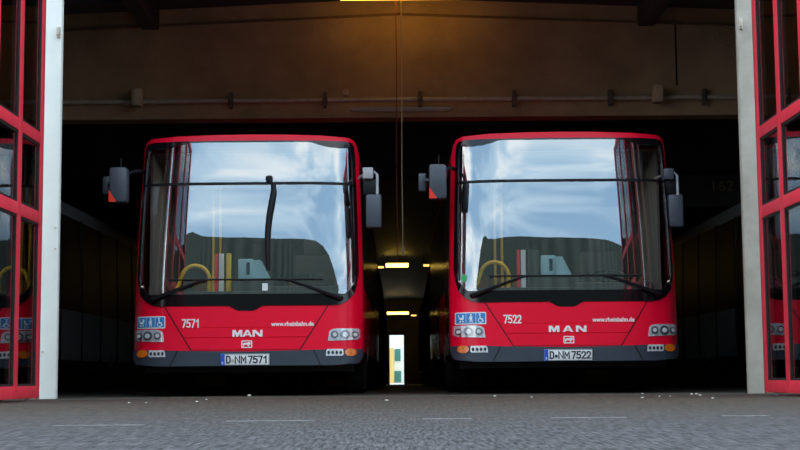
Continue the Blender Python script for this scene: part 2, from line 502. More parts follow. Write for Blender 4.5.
def build_bus(loc, number, spaced, label, plate_label=None):
    root = empty('city_bus', loc)
    tag(root, label, 'bus', 'red city buses parked side by side in the gateway')
    body_shell(root, [M['red'], M['black']])
    # ---- black surround of the glazing
    glass_loop = [(wg(z), z) for z in (1.10, 1.13, 1.17, 1.22, 1.28, 1.5, 1.8, 2.1, 2.4, 2.6, 2.70)] + [(1.06, 2.765), (1.0, 2.785), (.95, 2.79)]
    # visible top corners droop, like in dark lobes
    hole = [(0, 1.10), (.5, 1.10)] + glass_loop[0:10] + [(1.12, 2.742), (1.0, 2.736), (.88, 2.744), (.78, 2.768), (.70, 2.795), (.66, 2.80), (0, 2.80)]
    bm = patch(mirror(SUR), [mirror(hole)], .012, -.02)
    mesh_obj('windscreen_surround', bm, M['blackgloss'], root)
    # drooping notch of the black surround into the red nose
    bm = patch([(-.19, .975), (-.15, .955), (-.10, .925), (-.07, .918), (.07, .918), (.10, .925), (.15, .955), (.19, .975)], (), .014, .002)
    mesh_obj('surround_notch', bm, M['blackgloss'], root)
    # ---- windscreen (regular grid so reflections run smoothly)
    bm = NB()
    nx, nz = 72, 44
    grid = []
    for j in range(nz + 1):
        z = GZ0 + (GZ1 - GZ0 + .012) * j / nz
        row = []
        for i in range(nx + 1):
            u = -1 + 2 * i / nx
            x = u * (wg(z) + .006)
            row.append(bm.verts.new(P3(x, z, .004)))
        grid.append(row)
    for j in range(nz):
        for i in range(nx):
            bm.faces.new((grid[j][i], grid[j][i + 1], grid[j + 1][i + 1], grid[j + 1][i]))
    mesh_obj('windscreen', bm, M['windscreen'], root, smooth='keep')
    # ---- divider bar between destination glass and windscreen
    bm = patch([(-wg(2.33), 2.312), (wg(2.33), 2.312), (wg(2.33), 2.338), (-wg(2.33), 2.338)], (), .018, .002)
    mesh_obj('glazing_bar', bm, M['black'], root)
    # ---- destination display box inside
    bm = NB(); box(bm, -.95, .95, .42, .60, 2.36, 2.70, .01)
    d = mesh_obj('destination_display', bm, M['dark'], root)
    # ---- nose panel: hatch with creases
    bm = NB()
    hx = lambda z: .575 + (.875 - .575) * (z - .49) / (.972 - .49)
    for (a, b, o) in ((.742, .962, .010), (.634, .733, .013), (.498, .625, .010)):
        pts = [(-hx(a), a), (hx(a), a), (hx(b), b), (-hx(b), b)]
        if b > .9:
            pts = [(-hx(a), a), (hx(a), a), (hx(b), b), (.19, b), (.15, .948), (.10, .916), (-.10, .916), (-.15, .948), (-.19, b), (-hx(b), b)]
        patch(pts, (), o, -.004, bm=bm)
    mesh_obj('front_hatch', bm, M['red'], root, smooth=25)
    for s in (-1, 1):   # dark seam either side of the hatch
        bm = NB()
        pts = [(s * (hx(.49) + .004), .49), (s * (hx(.972) + .004), .968), (s * (hx(.972) + .016), .968), (s * (hx(.49) + .016), .49)]
        patch(pts, (), .002, -.004, bm=bm)
        mesh_obj('hatch_seam', bm, M['black'], root)
    # ---- bumper
    lo = [(0, .325), (.95, .325), (1.19, .345), (1.236, .40), (1.248, .50), (.90, .497), (.60, .488), (0, .478)]
    bm = patch(mirror(lo), (), .020, -.01)
    b = mesh_obj('bumper', bm, M['bumper'], root, smooth=30)
    for s in (-1, 1):
        bm = NB()
        patch([(s * .80, .328), (s * .812, .328), (s * .735, .49), (s * .722, .49)], (), .0225, .015, bm=bm)
        mesh_obj('bumper_seam', bm, M['black'], b)
    # underside apron, black
    bm = NB()
    box(bm, -1.15, 1.15, .45, BUS_L - .3, .26, .36)
    mesh_obj('underbody', bm, M['black'], root)
    for s in (-1, 1):
        # ---- headlamp: recessed tray, reflectors, lens
        hl = [(.885, .588), (1.185, .60), (1.222, .628), (1.215, .722), (.975, .722), (.925, .712), (.90, .69)]
        hl = [(s * x, z) for x, z in hl]
        bm = patch(hl, (), .006, -.01)
        h = mesh_obj('headlamp', bm, M['chrome'], root, label='clear headlamp in chrome tray')
        bm = NB()
        for (cx, r) in ((.955, .040), (1.065, .050), (1.165, .036)):
            patch(arc(s * cx, .655, r, r, 0, 342, 18), (), .018, .004, bm=bm)
            patch(arc(s * cx, .655, r * .55, r * .55, 0, 330, 11), (), .022, .016, bm=bm, mi=1)
        mesh_obj('reflector', bm, [M['steel'], M['letter']], h)
        hl2 = [(x * 1.0, z) for x, z in hl]
        bm = patch(hl2, (), .028, .004)
        mesh_obj('lens', bm, M['lensglass'], h)
        # ---- indicator and fog lamp in the bumper
        bm = patch(arc(s * 1.115, .462, .058, .042, 0, 342, 18), (), .030, .01)
        mesh_obj('indicator_lamp', bm, M['orange'], root, label='orange indicator lamp')
        bm = NB()
        fp = [(.86, .425), (1.03, .425), (1.045, .44), (1.04, .498), (.88, .498), (.865, .48)]
        patch([(s * x, z) for x, z in fp], (), .026, .01, bm=bm)
        f = mesh_obj('fog_lamp', bm, M['chrome'], root)
        bm = NB()
        for k in range(4):
            cx = s * (.89 + .042 * k)
            patch(arc(cx, .46, .014, .02, 0, 330, 9), (), .030, .02, bm=bm)
        mesh_obj('reflector', bm, M['dark'], f)
        # ---- red roof and pillar marks
    # ---- pictogram sticker
    bm = NB()
    patch(rect(-1.205, -.875, .735, .868, .012), (), .006, -.002, bm=bm)
    st = mesh_obj('pictogram_sticker', bm, M['letter'], root, label='white edged blue sticker of three passenger pictograms')
    bm = NB()
    for k in range(3):
        a = -1.193 + k * .105
        patch(rect(a, a + .099, .747, .856), (), .008, .004, bm=bm)
    mesh_obj('pictogram_field', bm, M['blue'], st)
    bm = NB()
    w = lambda p, o=.0095: patch(p, (), o, .007, bm=bm)
    # pram
    x = -1.193
    w(arc(x + .055, .806, .026, .024, 180, 360, 8)); w([(x + .02, .84), (x + .027, .84), (x + .036, .808), (x + .03, .808)])
    w(arc(x + .042, .766, .009, .009, 0, 315, 7)); w(arc(x + .07, .766, .009, .009, 0, 315, 7)); w([(x + .058, .811), (x + .082, .811), (x + .082, .83), (x + .07, .838)])
    mesh_obj('pictogram', bm, M['letter'], st, label='white pram pictogram'); bm = NB()
    w = lambda p, o=.0095: patch(p, (), o, .007, bm=bm)
    x = -1.088
    w(arc(x + .05, .840, .010, .010, 0, 315, 7)); w([(x + .036, .755), (x + .045, .755), (x + .052, .79), (x + .06, .755), (x + .069, .755), (x + .062, .80), (x + .066, .824), (x + .04, .826), (x + .026, .79), (x + .034, .79), (x + .041, .808)])
    mesh_obj('pictogram', bm, M['letter'], st, label='white standing person pictogram'); bm = NB()
    w = lambda p, o=.0095: patch(p, (), o, .007, bm=bm)
    x = -.983
    w(arc(x + .04, .842, .010, .010, 0, 315, 7)); w([(x + .035, .83), (x + .046, .83), (x + .048, .80), (x + .07, .80), (x + .082, .765), (x + .073, .762), (x + .063, .788), (x + .037, .788)])
    big = arc(x + .046, .778, .027, .027, 130, 390, 14); sm = arc(x + .046, .778, .019, .019, 390, 130, 14)
    w(big + sm)
    mesh_obj('pictogram', bm, M['letter'], st, label='white wheelchair user pictogram')
    # ---- lettering
    bm = thicken(stroke_text(number, -.69, -.495, .738, .094, .0135, gap=.45), .009, .0135, P3)
    mesh_obj('fleet_number', bm, M['letter'], root, smooth='keep', label='white fleet number %s' % number)
    lettering('web_address', 'www.rheinbahn.de', .275, .735, .748, .050, M['letter'], root, bold=.028, base=.009, off=.0125, label='white web address')
    bm = NB()
    if spaced:
        for Lt, a in ((LM, -.205), (LA, -.055), (LN, .09)): poly_letters(Lt, a + .004, .641, .115, .068, bm, .0165)
    else:
        for Lt, a in ((LM, -.145), (LA, -.038), (LN, .072)): poly_letters(Lt, a + .004, .637, .107, .072, bm, .0165)
    mesh_obj('maker_lettering', bm, M['letter'], root)
    # ---- emblem: walking lion in a small frame
    bm = NB()
    EX = .014
    patch(rect(EX - .058, EX + .058, .516, .596, .01), [rect(EX - .048, EX + .048, .526, .586, .006)], .015, .004, bm=bm)
    e = mesh_obj('emblem_frame', bm, M['letter'], root)
    lion = [(-.042, .530), (-.030, .530), (-.030, .545), (-.012, .552), (.008, .551), (.014, .531), (.026, .531), (.026, .555), (.034, .548), (.044, .56), (.04, .575), (.025, .582), (.008, .572), (-.026, .571), (-.040, .561), (-.046, .573), (-.05, .573), (-.045, .552), (-.036, .548)]
    lion = [(EX + max(-.047, x), z) for x, z in lion]
    bm = patch(lion, (), .014, .008)
    mesh_obj('lion_emblem', bm, M['letter'], e)
    # ---- number plate (flat)
    pl = empty('number_plate', (0, F(0, .39) - .045, .392), parent=root)
    bm = NB(); box(bm, -.262, .262, 0, .012, -.062, .062, .004)
    mesh_obj('plate_backing', bm, M['letter'], pl)
    bm = NB(); box(bm, -.261, -.216, -.003, .004, -.060, .060)
    eb = mesh_obj('country_field', bm, M['euroblue'], pl)
    flat = lambda x, z, o: Vector((x, -o, z))
    bm = NB()
    for k in range(10):
        a = 2 * PI * k / 10
        tube(bm, [(-.2385 + .014 * math.cos(a), -.005, .025 + .014 * math.sin(a)), (-.2385 + .014 * math.cos(a), -.002, .025 + .014 * math.sin(a))], .002, 5)
    mesh_obj('ring_of_stars', bm, M['orange'], eb)
    bm = thicken(stroke_text('D', -.247, -.231, -.048, .026, .005), .0, .0045, flat)
    mesh_obj('country_letter', bm, M['letter'], eb, smooth='keep')
    bm = NB()
    for s_, a, b in (('D', -.203, -.152), ('NM', -.110, .016), (number, .032, .246)):
        tb = stroke_text(s_, a, b, -.042, .084, .0148, gap=.42)
        thicken(tb, -.001, .002, flat); me = bpy.data.meshes.new('t'); tb.to_mesh(me); tb.free(); bm.from_mesh(me)
    # thin border
    for (x0, x1, z0, z1) in ((-.214, .259, .055, .059), (-.214, .259, -.059, -.055), (.255, .259, -.059, .059)):
        box(bm, x0, x1, -.0015, .001, z0, z1)
    mesh_obj('plate_characters', bm, M['ink'], pl)
    bm = NB()
    tube(bm, [(-.131, -.003, -.012), (-.131, .0, -.012)], .017, 14)
    mesh_obj('plate_seal', bm, M['tealdark'] if spaced else M['metal'], pl)
    # ---- wipers
    for s in (-1, 1):
        bm = NB()
        g = lambda x, z, o=.03: P3(s * x, z, o)
        tube(bm, [g(1.02, 1.045, .02), g(1.0, 1.05, .05), g(.93, 1.075, .05), g(.74, 1.15, .045), g(.50, 1.235, .04), g(.42, 1.25, .038)], [.03, .026, .024, .018, .012, .009], 8)
        a = mesh_obj('wiper_arm', bm, M['black'], root)
        bm = NB()
        pts = [g(x, 1.245 + .012 * math.cos((x - .4) * 1.6), .028) for x in [(-.02 + .85 * k / 12) for k in range(13)]]
        tube(bm, pts, .010, 6)
        mesh_obj('wiper_blade', bm, M['rubber'], a)
    # ---- sticker on the screen
    bm = NB()
    if spaced:
        patch(arc(-1.105, 1.245, .03, .045, 0, 340, 14), (), .012, .006, bm=bm)
        mesh_obj('emission_badge', bm, M['green'], root, label='round green badge in the windscreen corner')
    else:
        patch(rect(.175, .235, 1.135, 1.215), (), .012, .006, bm=bm)
        mesh_obj('paper_badge', bm, M['tape'], root, label='small white printed slip on the windscreen')
    # ---- mirrors
    # left: big box with red corner
    ml = empty('mirror', (0, 0, 0), parent=root)
    bm = NB()
    box(bm, -1.485, -1.295, -.10, .10, 2.105, 2.49, .03)
    sh = mesh_obj('mirror_housing', bm, M['mirror_shell'], ml)
    bm = NB()
    tri = [(-1.484, -.104, 2.108), (-1.40, -.104, 2.108), (-1.484, -.104, 2.235)]
    vs = [bm.verts.new(p) for p in tri] + [bm.verts.new((p[0], -.08, p[2])) for p in tri]
    bm.faces.new(vs[:3]); bm.faces.new(vs[3:][::-1])
    for k in range(3): bm.faces.new((vs[k], vs[(k + 1) % 3], vs[3 + (k + 1) % 3], vs[3 + k]))
    mesh_obj('red_reflector', bm, M['redrefl'], ml)
    bm = NB()
    tube(bm, [(-1.19, .42, 2.50), (-1.22, .30, 2.50), (-1.27, .16, 2.47), (-1.36, .08, 2.42)], .022, 8)
    tube(bm, [(-1.375, 0, 2.47), (-1.375, 0, 2.60)], .008, 6)
    mesh_obj('mirror_arm', bm, M['black'], ml)
    bm = NB()
    box(bm, -1.60, -1.51, .12, .26, 2.22, 2.42, .02)
    box(bm, -1.53, -1.42, .05, .17, 2.32, 2.35)
    mesh_obj('wide_angle_mirror', bm, M['mirror_shell'], ml)
    # right: bracket block and pale box
    mr = empty('mirror', (-.115, .30, 0) if spaced else (0, 0, 0), parent=root)
    bm = NB(); box(bm, 1.305, 1.475, -.06, .10, 1.81, 2.175, .025)
    mesh_obj('mirror_housing', bm, M['mirror_shell'], mr)
    bm = NB(); box(bm, 1.315, 1.465, -.066, -.05, 1.835, 2.15, .01)
    mesh_obj('housing_cover', bm, M['mirror_shell'], mr)
    bm = NB(); box(bm, 1.27, 1.385, -.02, .10, 2.35, 2.475, .012)
    mesh_obj('mirror_bracket', bm, M['mirror_pale'] if not spaced else M['mirror_shell'], mr)
    bm = NB()
    tube(bm, [(1.22, .30, 2.40), (1.28, .10, 2.41), (1.40, .06, 2.43), (1.428, .04, 2.40), (1.428, .02, 2.15)], .016, 8)
    mesh_obj('mirror_arm', bm, M['mirror_pale'], mr)
    bm = NB(); box(bm, 1.275, 1.41, .02, .12, 2.18, 2.345, .01)
    mesh_obj('mirror_clamp', bm, M['black'], mr)
    # ---- inside
    bm = NB()
    box(bm, -1.17, 1.17, .45, BUS_L - .2, .70, .74, mi=0)            # floor
    box(bm, -1.17, 1.17, .70, BUS_L - .2, 2.72, 2.76)               # headlining
    for s in (-1, 1):
        for (a, b) in ((.72, 1.22), (2.60, 2.72)): box(bm, s * 1.13, s * 1.16, .6, BUS_L - .2, a, b)
        box(bm, s * 1.125, s * 1.155, .62, BUS_L - .2, 1.22, 2.6)
    box(bm, -1.15, 1.15, BUS_L - .3, BUS_L - .2, .7, 2.75)
    mesh_obj('cabin_lining', bm, M['lining'], root)
    bm = NB()
    box(bm, -1.06, 1.06, .42, .85, .80, 1.13, .03); box(bm, .15, 1.05, .50, .95, 1.10, 1.215, .03)
    box(bm, -1.0, 1.0, .36, .5, 1.09, 1.155, .02)
    mesh_obj('dashboard', bm, M['dark'], root)
    def loc_(px, py, yl):   # a point measured in the photo, at its own depth yl behind the bus nose
        X, Z = at(px, py, 15.6 + yl)
        return X + 1.674, Z
    # ticket machine
    x0, z0 = loc_(238, 278, .9); x1, z1 = loc_(267, 258, .9)
    bm = NB()
    def wedge(bm, xa, xb, xc, y0, y1, za, zb, mi=0):
        pr = [(xa, za), (xc, za), (xb, zb), (xa, zb * .97 + za * .03)]
        a = [bm.verts.new((x, y0, z)) for x, z in pr]; b = [bm.verts.new((x, y1, z)) for x, z in pr]
        bm.faces.new(a); bm.faces.new(b[::-1])
        for k in range(4): bm.faces.new((a[k], a[(k + 1) % 4], b[(k + 1) % 4], b[k]))
    wedge(bm, x0 + .14, x0 + .25, x1 + .03, .88, 1.15, z0, z1 - .01)
    box(bm, x0, x0 + .17, .86, 1.12, z0, z1, .012)
    tm = mesh_obj('ticket_machine', bm, M['teal'], root)
    bm = NB(); box(bm, x0 + .095, x0 + .135, .853, .87, z0 + .05, z1 - .04)
    mesh_obj('ticket_screen', bm, M['tealdark'], tm)
    bm = NB(); box(bm, x0 - .05, x1 + .1, .8, 1.2, .74, z0, .01)
    mesh_obj('cash_desk', bm, M['dark'], root)
    # yellow arched rail
    bm = NB()
    xa, za = loc_(178, 284, 1.1); xb, zb = loc_(208, 284, 1.1); zt = loc_(193, 264, 1.1)[1]
    pts = [(xa - .10, 1.1, za - .2), (xa, 1.1, za)]
    for k in range(1, 12):
        a = PI - PI * k / 12
        pts.append(((xa + xb) / 2 + .02 + (xb - xa) / 2 * math.cos(a), 1.1, za + (zt - za) * math.sin(a) ** .8))
    pts += [(xb + .01, 1.1, zb), (xb + .01, 1.1, zb - .4)]
    tube(bm, pts, .024, 10)
    mesh_obj('grab_rail', bm, M['yellow'], root, label='yellow arched grab rail')
    for px in (213, 220):
        xq, _ = loc_(px, 250, 2.1)
        bm = NB(); tube(bm, [(xq, 2.1, .74), (xq, 2.1, 2.72)], .017, 8)
        mesh_obj('grab_pole', bm, M['yellow'], root, label='yellow upright grab pole')
    # upright panels by the door: red, white, yellow
    for (pa, pb, mt, nm) in ((214.5, 217.5, 'red', 'red'), (218.5, 223.5, 'white', 'white'), (226, 231, 'yellow', 'yellow')):
        if spaced and nm == 'yellow': mt = 'dark'; nm = 'grey'; pb = 238
        xa, zt = loc_(pa, 252, .9); xb, _ = loc_(pb, 252, .9)
        bm = NB(); box(bm, xa, xb, .9, .94, .74, zt, .006)
        mesh_obj('upright_panel', bm, M[mt], root, label='%s upright panel beside the driver cab' % nm)
    bm = NB(); box(bm, -.55, .45, 1.15, 1.28, 2.685, 2.72, .01)  # fill strip and light, added to brighten the rails in the cabin
    cl = mesh_obj('cabin_fill_strip', bm, M['cabinfill'], root)
    l = bpy.data.lights.new('cabin_fill_light', 'AREA'); l.shape = 'RECTANGLE'; l.size = 1.0; l.size_y = .12
    l.energy = 8; l.color = (1, .95, .85)
    lo_ = bpy.data.objects.new('cabin_fill_light', l); C.objects.link(lo_); lo_.parent = cl; lo_.location = (-.05, 1.1, 2.67)
    lo_.rotation_euler = (math.radians(-12), 0, 0)
    # steering wheel and driver seat
    bm = NB()
    cx, cy, cz = .62, 1.0, 1.30
    ring = []
    for k in range(25):
        a = 2 * PI * k / 24
        ring.append((cx + .23 * math.cos(a), cy + .20 * math.sin(a), cz + .09 * math.sin(a)))
    tube(bm, ring, .014, 7, caps=False)
    for k in range(3):
        a = 2 * PI * k / 3 + PI / 2
        tube(bm, [(cx, cy + .03, cz - .04), (cx + .22 * math.cos(a), cy + .2 * math.sin(a), cz + .09 * math.sin(a))], .012, 6)
    tube(bm, [(cx, cy + .03, cz - .04), (cx, cy - .05, cz - .3)], .03, 8)
    mesh_obj('steering_wheel', bm, M['black'], root)
    bm = NB()
    box(bm, .36, .88, 1.35, 1.85, 1.02, 1.14, .04); box(bm, .38, .86, 1.82, 1.95, 1.1, 1.68, .05); box(bm, .50, .74, 1.82, 1.92, 1.66, 1.88, .04)
    box(bm, .55, .69, 1.5, 1.7, .74, 1.04)
    mesh_obj('driver_seat', bm, M['dark'], root)
    for (sx, sy) in ((-.85, 3.0), (-.40, 3.0), (.40, 3.0), (.85, 3.0), (-.85, 4.0), (-.40, 4.0), (.4, 4.0), (.85, 4.0)):
        bm = NB()
        box(bm, sx - .2, sx + .2, sy - .2, sy + .22, 1.12, 1.20, .03); box(bm, sx - .2, sx + .2, sy + .2, sy + .28, 1.16, 1.50, .03)
        box(bm, sx - .03, sx + .03, sy - .1, sy + .2, .74, 1.13)
        mesh_obj('passenger_seat', bm, M['seat'], root)
    # the strap in front of the first bus's screen
    if not spaced:
        bm = NB()
        cps = [(.235, 2.40, .03), (.245, 2.36, .03), (.285, 2.30, .035), (.290, 2.22, .05), (.270, 2.10, .06), (.245, 1.95, .06), (.232, 1.8, .055), (.228, 1.65, .05), (.232, 1.48, .045), (.236, 1.36, .03)]
        for s_ in range(len(cps) - 1):
            pass
        pts = [P3(x, z, o) for x, z, o in cps]
        tube(bm, pts, [.022, .016, .026, .031, .032, .031, .030, .030, .028, .024], 8)
        box(bm, .20, .275, F(.24, 2.38) - .05, F(.24, 2.38) + .0, 2.345, 2.405, .006)
        mesh_obj('strap', bm, M['black'], root, label='black curved strap hanging over the windscreen')
    for s in (-1, 1):
        side_glazing(root, s, s < 0)
        for y in (2.75, 8.65): wheel(root, s * 1.10, y, s)
    return root

def build_plain_bus(loc, paint, label, grp):
    """a bus of which the photo shows only a flank or a sliver"""
    root = empty('city_bus', loc)
    tag(root, label, 'bus', grp)
    body_shell(root, [paint, M['black']], front_open=False)
    bm = patch(mirror([(x * .985, z) for x, z in SUR]), (), .010, -.01)
    mesh_obj('windscreen', bm, M['sidewin'], root)
    lo = [(0, .325), (.95, .325), (1.19, .345), (1.236, .40), (1.248, .50), (.90, .497), (.60, .488), (0, .478)]
    bm = patch(mirror(lo), (), .020, -.01); mesh_obj('bumper', bm, M['bumper'], root)
    for s in (-1, 1):
        side_glazing(root, s, s < 0, M['sidedust'])
        for y in (2.75, 8.65): wheel(root, s * 1.10, y, s)
    for s in (-1, 1):
        for y in (.68, 2.1, 3.55, 4.95, 6.35, 7.75, 9.15, 10.55, 11.7):  # upright strips added to catch lamp glints; plain black in the side bays
            bm = NB(); tube(bm, [(s * (W(z) + .004), y, z) for z in (.45, 1.0, 1.6, 2.2, 2.64)], .016, 8)
            mesh_obj('added_flank_strip', bm, M['strip'] if paint is M['reddust'] else M['black'], root)
    bm = NB(); box(bm, -1.15, 1.15, .45, BUS_L - .3, .26, .36); mesh_obj('underbody', bm, M['black'], root)
    return root

def copy_tree(o, parent=None):
    c = o.copy(); C.objects.link(c)
    if parent:
        c.parent = parent
    for ch in [x for x in list(C.objects) if x.parent == o]: copy_tree(ch, c)
    return c

# floor: level at the gate, falling gently towards the back of the depot
def floor_z(y): return 0 if y < 28 else -.34 * (y - 28) / 70.0

bus_a = build_bus((-1.674, 15.6, 0), '7571', False, 'red city bus numbered 7571, left of the pair facing out, black strap over its windscreen')
bus_b = build_bus((1.808, 15.72, 0), '7522', True, 'red city bus numbered 7522, right of the pair facing out, green badge in its windscreen')
for ch in bus_b.children:            # the right bus rides a little higher on its suspension
    if not ch.name.startswith('tyre'): ch.location.z += .024
g = 'buses standing in the dark behind the front pair'
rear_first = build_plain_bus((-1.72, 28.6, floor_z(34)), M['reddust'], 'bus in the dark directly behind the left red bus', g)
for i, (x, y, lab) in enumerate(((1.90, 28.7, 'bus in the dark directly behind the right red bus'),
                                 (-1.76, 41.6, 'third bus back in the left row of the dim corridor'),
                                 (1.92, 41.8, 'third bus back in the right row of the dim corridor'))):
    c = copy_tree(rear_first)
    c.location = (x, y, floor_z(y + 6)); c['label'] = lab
side = build_plain_bus((-6.19, 15.95, 0), M['buswhite'], 'silver sided bus in shadow between the left white post and the left red bus', 'buses in the neighbouring bays')
c = copy_tree(side); c.location = (6.45, 15.95, 0)
c['label'] = 'dark bus in shadow between the right red bus and the right grey post'

# ------------------------------------------------------------------ the depot
def st(name, bm, m, smooth=30): return mesh_obj(name, bm, m, None, smooth, kind='structure')
YF = 14.4     # facade plane
YE = 98.0     # far wall
HX = 11.0
# yard
bm = NB()
bmesh.ops.create_grid(bm, x_segments=8, y_segments=8, size=1)
for v in bm.verts: v.co = Vector((v.co.x * 60, -60 + (v.co.y + 1) / 2 * (14.1 + 60), 0))
o = st('ground', bm, M['asphalt'])
# concrete sill strip at the gate, with cracks
bm = NB(); box(bm, -12, 12, 14.1, 15.1, -.2, .003)
st('floor_sill', bm, pmat('sill_concrete', (.10, .09, .07), .85, var2=(.06, .052, .042), vscale=3, bump=.5, bscale=30))
bm = NB()
ys = [15.1, 28, 45, 60, 80, YE, YE + .5]
fl = pmat('depot_floor', (.13, .11, .09), .55, var2=(.05, .045, .04), vscale=1.5, bump=.2)
prev = None
for y in ys:
    a = [bm.verts.new((x, y, z)) for x, z in ((-12, floor_z(y)), (12, floor_z(y)), (12, floor_z(y) - .3), (-12, floor_z(y) - .3))]
    if prev:
        for k in range(4): bm.faces.new((prev[k], prev[(k + 1) % 4], a[(k + 1) % 4], a[k]))
    else: bm.faces.new(a)
    prev = a
bm.faces.new(prev)
st('floor', bm, fl)
# loose stones and litter on the sill
def pebble(x, y, r, mat, name, lab, cat, grp=None):
    bm = NB()
    bmesh.ops.create_icosphere(bm, subdivisions=2, radius=r)
    for v in bm.verts:
        v.co *= 1 + .25 * math.sin(v.co.x * 97 / 1 + v.co.y * 53 + x * 7)
        v.co.z *= .55
    zo = -min(v.co.z for v in bm.verts)
    o = mesh_obj(name, bm, mat, None)
    o.location = (x, y, zo + (.003 if y > 14.1 else 0)); tag(o, lab, cat, grp)
M['stone'] = pmat('stone', (.55, .52, .46), .8, var=.2)
pebble(-1.53, 14.6, .022, M['stone'], 'stone', 'small pale stone under the right front corner of the left bus', 'stone')
pebble(2.42, 14.55, .014, M['stone'], 'stone', 'tiny pale stone in the shadow below the right bus', 'stone')

# worn painted dashes across the yard and grit along the sill
wornpaint = pmat('worn_road_paint', (.26, .25, .25), .8, var2=(.09, .09, .09), vscale=9)
for i, (xa_, xb_, y_) in enumerate(((-.81, -.40, 6.7), (-1.5, -1.11, 6.26), (.70, 1.05, 6.8), (1.53, 1.74, 6.9), (.1, .33, 6.8))):
    bm = NB(); box(bm, xa_, xb_, y_ - .05, y_ + .05, -.01, .0015)
    st('trim_%d' % (20 + i), bm, wornpaint)
rg = random.Random(4)
for i in range(14):
    pebble(rg.uniform(-3.2, 3.3), rg.uniform(11.5, 14.4), rg.uniform(.008, .016), M['stone'], 'stone', 'tiny pale stone in the scatter of grit along the gate sill', 'stone', 'grit along the gate sill')
# posts of the gate
bm = NB(); box(bm, -3.60, -3.435, YF, YF + .09, 0, 4.95, .012); st('trim_1', bm, M['postwhite'])
bm = NB(); box(bm, 3.455, 3.61, YF, YF + .09, 0, 4.95, .012); st('trim_2', bm, M['postgrey'])
for o_, (sx, col) in ((0, (-3.45, 0)), (1, (3.50, 0))):
    pass
# small bolts on the white post and a hook plate high on each post
k = 0
for (px, py) in ((96 / 1.0, 0),): pass
bm = NB()
for (px, py) in ((95.5, 224), (95.4, 246)): pass
bolt_xy = [at(55.5, 225, YF), at(55.2, 246, YF), at(41.5, 349, YF)]
for i, (x, z) in enumerate(bolt_xy):
    bm = NB(); tube(bm, [(x, YF - .012, z), (x, YF + .004, z)], .010, 8)
    o = mesh_obj('bolt', bm, M['metal']); tag(o, ['upper of the two bolts low on the white post', 'lower of the two bolts low on the white post', 'single bolt near the foot of the white post'][i], 'bolt')
for (px, py, lab) in ((60.5, 30, 'small dark hinge plate high on the left white post'), (742, 27, 'small dark hinge plate high on the right grey post')):
    x, z = at(px, py, YF)
    bm = NB(); box(bm, x - .018, x + .018, YF - .03, YF + .002, z - .055, z + .055, .004); tube(bm, [(x, YF - .04, z - .03), (x, YF - .04, z + .03)], .012, 8)
    o = mesh_obj('hinge_plate', bm, M['metal']); tag(o, lab, 'hinge')

# facade
bm = NB()
box(bm, -30, -3.60, YF + .05, YF + .3, 0, 7.2); box(bm, 3.61, 30, YF + .05, YF + .3, 0, 7.2)
box(bm, -3.62, 3.63, YF + .05, YF + .3, 4.95, 7.2)
st('wall_front', bm, M['gateside'])
# side walls and far wall
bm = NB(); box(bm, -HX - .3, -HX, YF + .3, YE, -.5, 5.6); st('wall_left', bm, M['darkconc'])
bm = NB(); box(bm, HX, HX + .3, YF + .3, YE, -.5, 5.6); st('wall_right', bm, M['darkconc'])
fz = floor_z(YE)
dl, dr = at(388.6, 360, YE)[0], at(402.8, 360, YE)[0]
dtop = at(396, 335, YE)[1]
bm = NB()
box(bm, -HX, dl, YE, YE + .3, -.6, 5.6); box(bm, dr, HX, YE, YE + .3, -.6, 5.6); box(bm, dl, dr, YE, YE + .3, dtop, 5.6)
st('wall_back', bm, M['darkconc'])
# beam across the bay
YB = 19.5
def ridge(x, c=5.40): return c - .042 * abs(x)
def gable_slab(name, m, y0, y1, zb, ct, hx=HX, kind='structure'):
    bm = NB()
    pr = [(-hx, zb), (hx, zb), (hx, ridge(hx, ct)), (0, ridge(0, ct)), (-hx, ridge(hx, ct))]
    a = [bm.verts.new((x, y0, z)) for x, z in pr]; b = [bm.verts.new((x, y1, z)) for x, z in pr]
    bm.faces.new(a); bm.faces.new(b[::-1])
    for k in range(5): bm.faces.new((a[k], a[(k + 1) % 5], b[(k + 1) % 5], b[k]))
    return st(name, bm, m)
gable_slab('wall_beam', M['concrete'], YB, YB + .35, 3.735, 5.185)
gable_slab('trim_3', M['concrete'], YB + .05, YB + .35, 4.9, 5.42)
bm = NB()
for sg in (-1, 1):   # dark strip drawn in for the shade line of the beam's step, along the ridge
    pr = [(0, 5.20), (sg * HX, 5.20 - .042 * HX), (sg * HX, 5.165 - .042 * HX), (0, 5.165)]
    a = [bm.verts.new((x, YB - .012, z)) for x, z in pr]; b = [bm.verts.new((x, YB + .02, z)) for x, z in pr]
    bm.faces.new(a); bm.faces.new(b[::-1])
    for k in range(4): bm.faces.new((a[k], a[(k + 1) % 4], b[(k + 1) % 4], b[k]))
st('trim_30', bm, pmat('beam_step_shade', (.20, .13, .07), .9, var=.2))
# second lintel further in, nearly black, carrying the number
# wall behind: lower dark lintel seen under the beam
bm = NB(); box(bm, -HX, HX, 24.0, 24.3, 3.55, 5.5); st('trim_4', bm, M['darkconc'])
